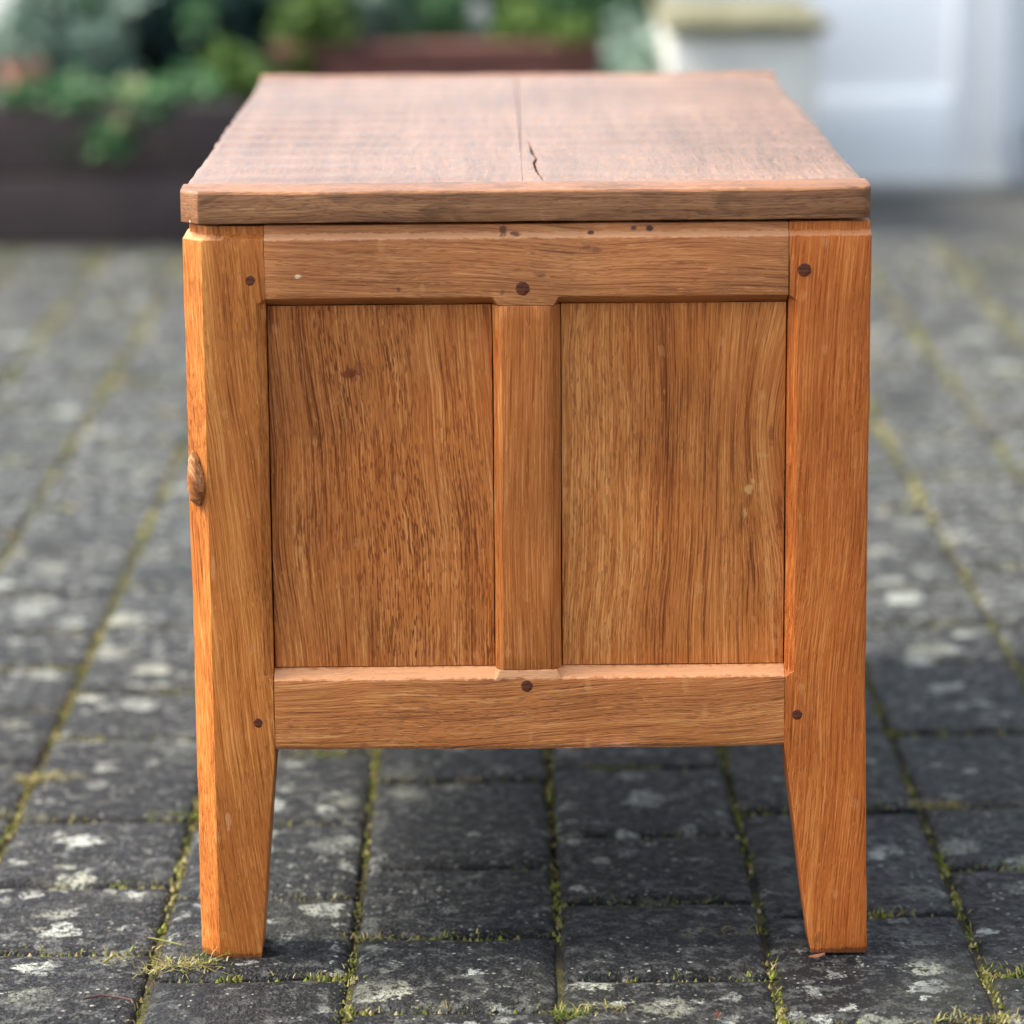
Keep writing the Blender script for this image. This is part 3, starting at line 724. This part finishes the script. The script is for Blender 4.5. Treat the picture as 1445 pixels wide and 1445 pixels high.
rock(-.90, 4.25, .30, .13, .09, .16, pst, 'large pale stone behind the terracotta pot on the raised bed', 2)
rock(-.055, 4.42, .305, .030, .026, .048, pst, 'small pale upright stone among the shrubs behind the planter wall', 7)

# shrubs
G_TEAL = leaves('leaf_dark_teal', [(0, lin(12, 34, 34)), (.6, lin(22, 52, 48)), (1, lin(40, 76, 60))], .45)
G_MID = leaves('leaf_mid', [(0, lin(52, 88, 54)), (.6, lin(84, 126, 84)), (1, lin(122, 156, 108))], .5)
G_BRIGHT = leaves('leaf_bright', [(0, lin(60, 90, 34)), (.6, lin(94, 124, 56)), (1, lin(130, 154, 84))], .5)
G_PALE = leaves('leaf_pale', [(0, lin(130, 140, 92)), (.6, lin(168, 172, 124)), (1, lin(200, 200, 160))], .6)
G_GREY = leaves('leaf_grey', [(0, lin(96, 122, 108)), (.6, lin(134, 156, 140)), (1, lin(168, 184, 168))], .6)
BARK = plain('bark', lin(60, 46, 36), lin(84, 66, 52), 20, .9, .5)
def shrub(x, y, z0, rx, ry, rz, n, L, mat, label, seed, name='shrub', grp=None, zc=None):
    q = random.Random(seed); t = tag(empty(name, (x, y, z0)), label, name.replace('_', ' '), grp)
    zc = rz if zc is None else zc
    b = bmesh.new()
    clumps = [(Vector((q.gauss(0, .42), q.gauss(0, .42), q.gauss(0, .42))), q.uniform(.25, .5)) for _ in range(14)]
    for _ in range(n):
        c, rr = q.choice(clumps); d = Vector((q.gauss(0, 1), q.gauss(0, 1), q.gauss(0, 1))).normalized()*rr*q.random()**.4
        p = c+d; p = Vector((p.x*rx, p.y*ry, p.z*rz+zc))
        a = Vector((q.gauss(0, 1), q.gauss(0, 1), q.gauss(0, .6)-.2)).normalized(); s = a.cross(Vector((q.gauss(0, 1), q.gauss(0, 1), q.gauss(0, 1)))).normalized()
        l = L*q.uniform(.6, 1.3); nn = a.cross(s)*l*.12
        v = [b.verts.new(p), b.verts.new(p+a*l*.5+s*l*.25-nn), b.verts.new(p+a*l), b.verts.new(p+a*l*.5-s*l*.25-nn), b.verts.new(p+a*l*.5)]
        b.faces.new((v[0], v[1], v[4])); b.faces.new((v[1], v[2], v[4])); b.faces.new((v[2], v[3], v[4])); b.faces.new((v[3], v[0], v[4]))
    fin('foliage', b, mat, t, nrm=False, smooth=False)
    b = bmesh.new()
    for k in range(5):
        tip = Vector((q.uniform(-.5, .5)*rx, q.uniform(-.5, .5)*ry, zc+q.uniform(-.2, .5)*rz)); base = Vector((q.uniform(-.1, .1)*rx, q.uniform(-.1, .1)*ry, -.03))
        prev = None
        for i in range(5):
            u = i/4; p = base.lerp(tip, u)+Vector((0, 0, .1*rz*math.sin(u*3))); r = .009*(1-.7*u)*max(1, rz*2)
            ring = [b.verts.new(p+Vector((r*math.cos(j*1.2566), r*math.sin(j*1.2566), 0))) for j in range(5)]
            if prev:
                for j in range(5): b.faces.new((prev[j], prev[(j+1) % 5], ring[(j+1) % 5], ring[j]))
            prev = ring
    fin('stem', b, BARK, t)
    return t
SH = 'shrubs in the beds behind the chest'
# dark hedge plants at the back
shrub(-1.15, 4.50, .2, .40, .25, .17, 7000, .05, G_TEAL, 'dark blue green bush at the back of the raised bed on the far left', 1, 'bush', SH)
shrub(-.62, 4.48, .2, .36, .24, .16, 7000, .05, G_TEAL, 'dark blue green bush behind the raised bed just left of the chest', 2, 'bush', SH)
shrub(-.15, 4.62, .24, .34, .20, .15, 6000, .045, G_TEAL, 'dark bush behind the reddish planter wall', 3, 'bush', SH)
shrub(.12, 4.66, .24, .28, .20, .15, 5000, .045, G_MID, 'mid green bush behind the planter wall beside the low pale wall', 4, 'bush', SH)
# nearer, smaller
P_ = [(-.80, 3.92, .215, .13, .12, .12, 2200, .035, G_GREY, 'soft grey green plant next to the terracotta pot'),
 (-.70, 3.70, .150, .12, .09, .085, 2000, .032, G_MID, 'green plant trailing over the sleepers at the left'),
 (-.64, 3.69, .160, .050, .05, .08, 800, .03, G_PALE, 'pale cream variegated plant in the middle of the raised bed'),
 (-.565, 3.71, .150, .075, .06, .10, 1300, .03, G_MID, 'light green plant between the cream plant and the chest'),
 (-.472, 3.78, .20, .045, .05, .08, 700, .03, G_BRIGHT, 'fresh green sprig at the right end of the raised bed'),
 (-.76, 4.10, .21, .12, .09, .16, 2500, .04, G_MID, 'taller mid green plant in the middle of the raised bed at the left'),
 (-.60, 4.05, .21, .09, .08, .15, 1800, .04, G_TEAL, 'dark leafy plant behind the cream plant'),
 (-.37, 4.24, .25, .07, .07, .10, 1400, .03, G_BRIGHT, 'lime green plant at the left end of the planter wall'),
 (-.25, 4.34, .25, .08, .06, .10, 1300, .03, G_GREY, 'greyish green plant second from the left along the planter wall'),
 (-.14, 4.34, .25, .08, .06, .08, 1100, .03, G_MID, 'dusty green plant behind the planter wall left of the small stone'),
 (.035, 4.30, .245, .085, .06, .085, 1500, .03, G_BRIGHT, 'olive green plant right of the small pale stone'),
 (.15, 4.32, .25, .085, .06, .12, 1700, .032, G_MID, 'green leafy plant near the low pale wall'),
 (.248, 3.98, -.01, .035, .28, .19, 3000, .03, G_GREY, 'grey green plant growing up the side of the low pale wall')]
for k, a in enumerate(P_): shrub(*a, 5+k, 'plant', SH, a[5]*.75)
G_WEED = leaves('leaf_weed', [(0, lin(74, 84, 34)), (1, lin(126, 134, 60))], .7)
# low weeds at the foot of the sleepers
for k, (x, y) in enumerate(((-.86, 3.50), (-.71, 3.50), (-.60, 3.44), (-.52, 3.28))):
    shrub(x, y, -.014, .035, .05, .008, 110, .012, G_WEED, ('leftmost low weed in the paving below the raised bed', 'low weed second from left below the raised bed', 'low weed third from left below the raised bed', 'low weed nearest the chest below the raised bed')[k], 30+k, 'weed', 'weeds in the paving before the raised bed')
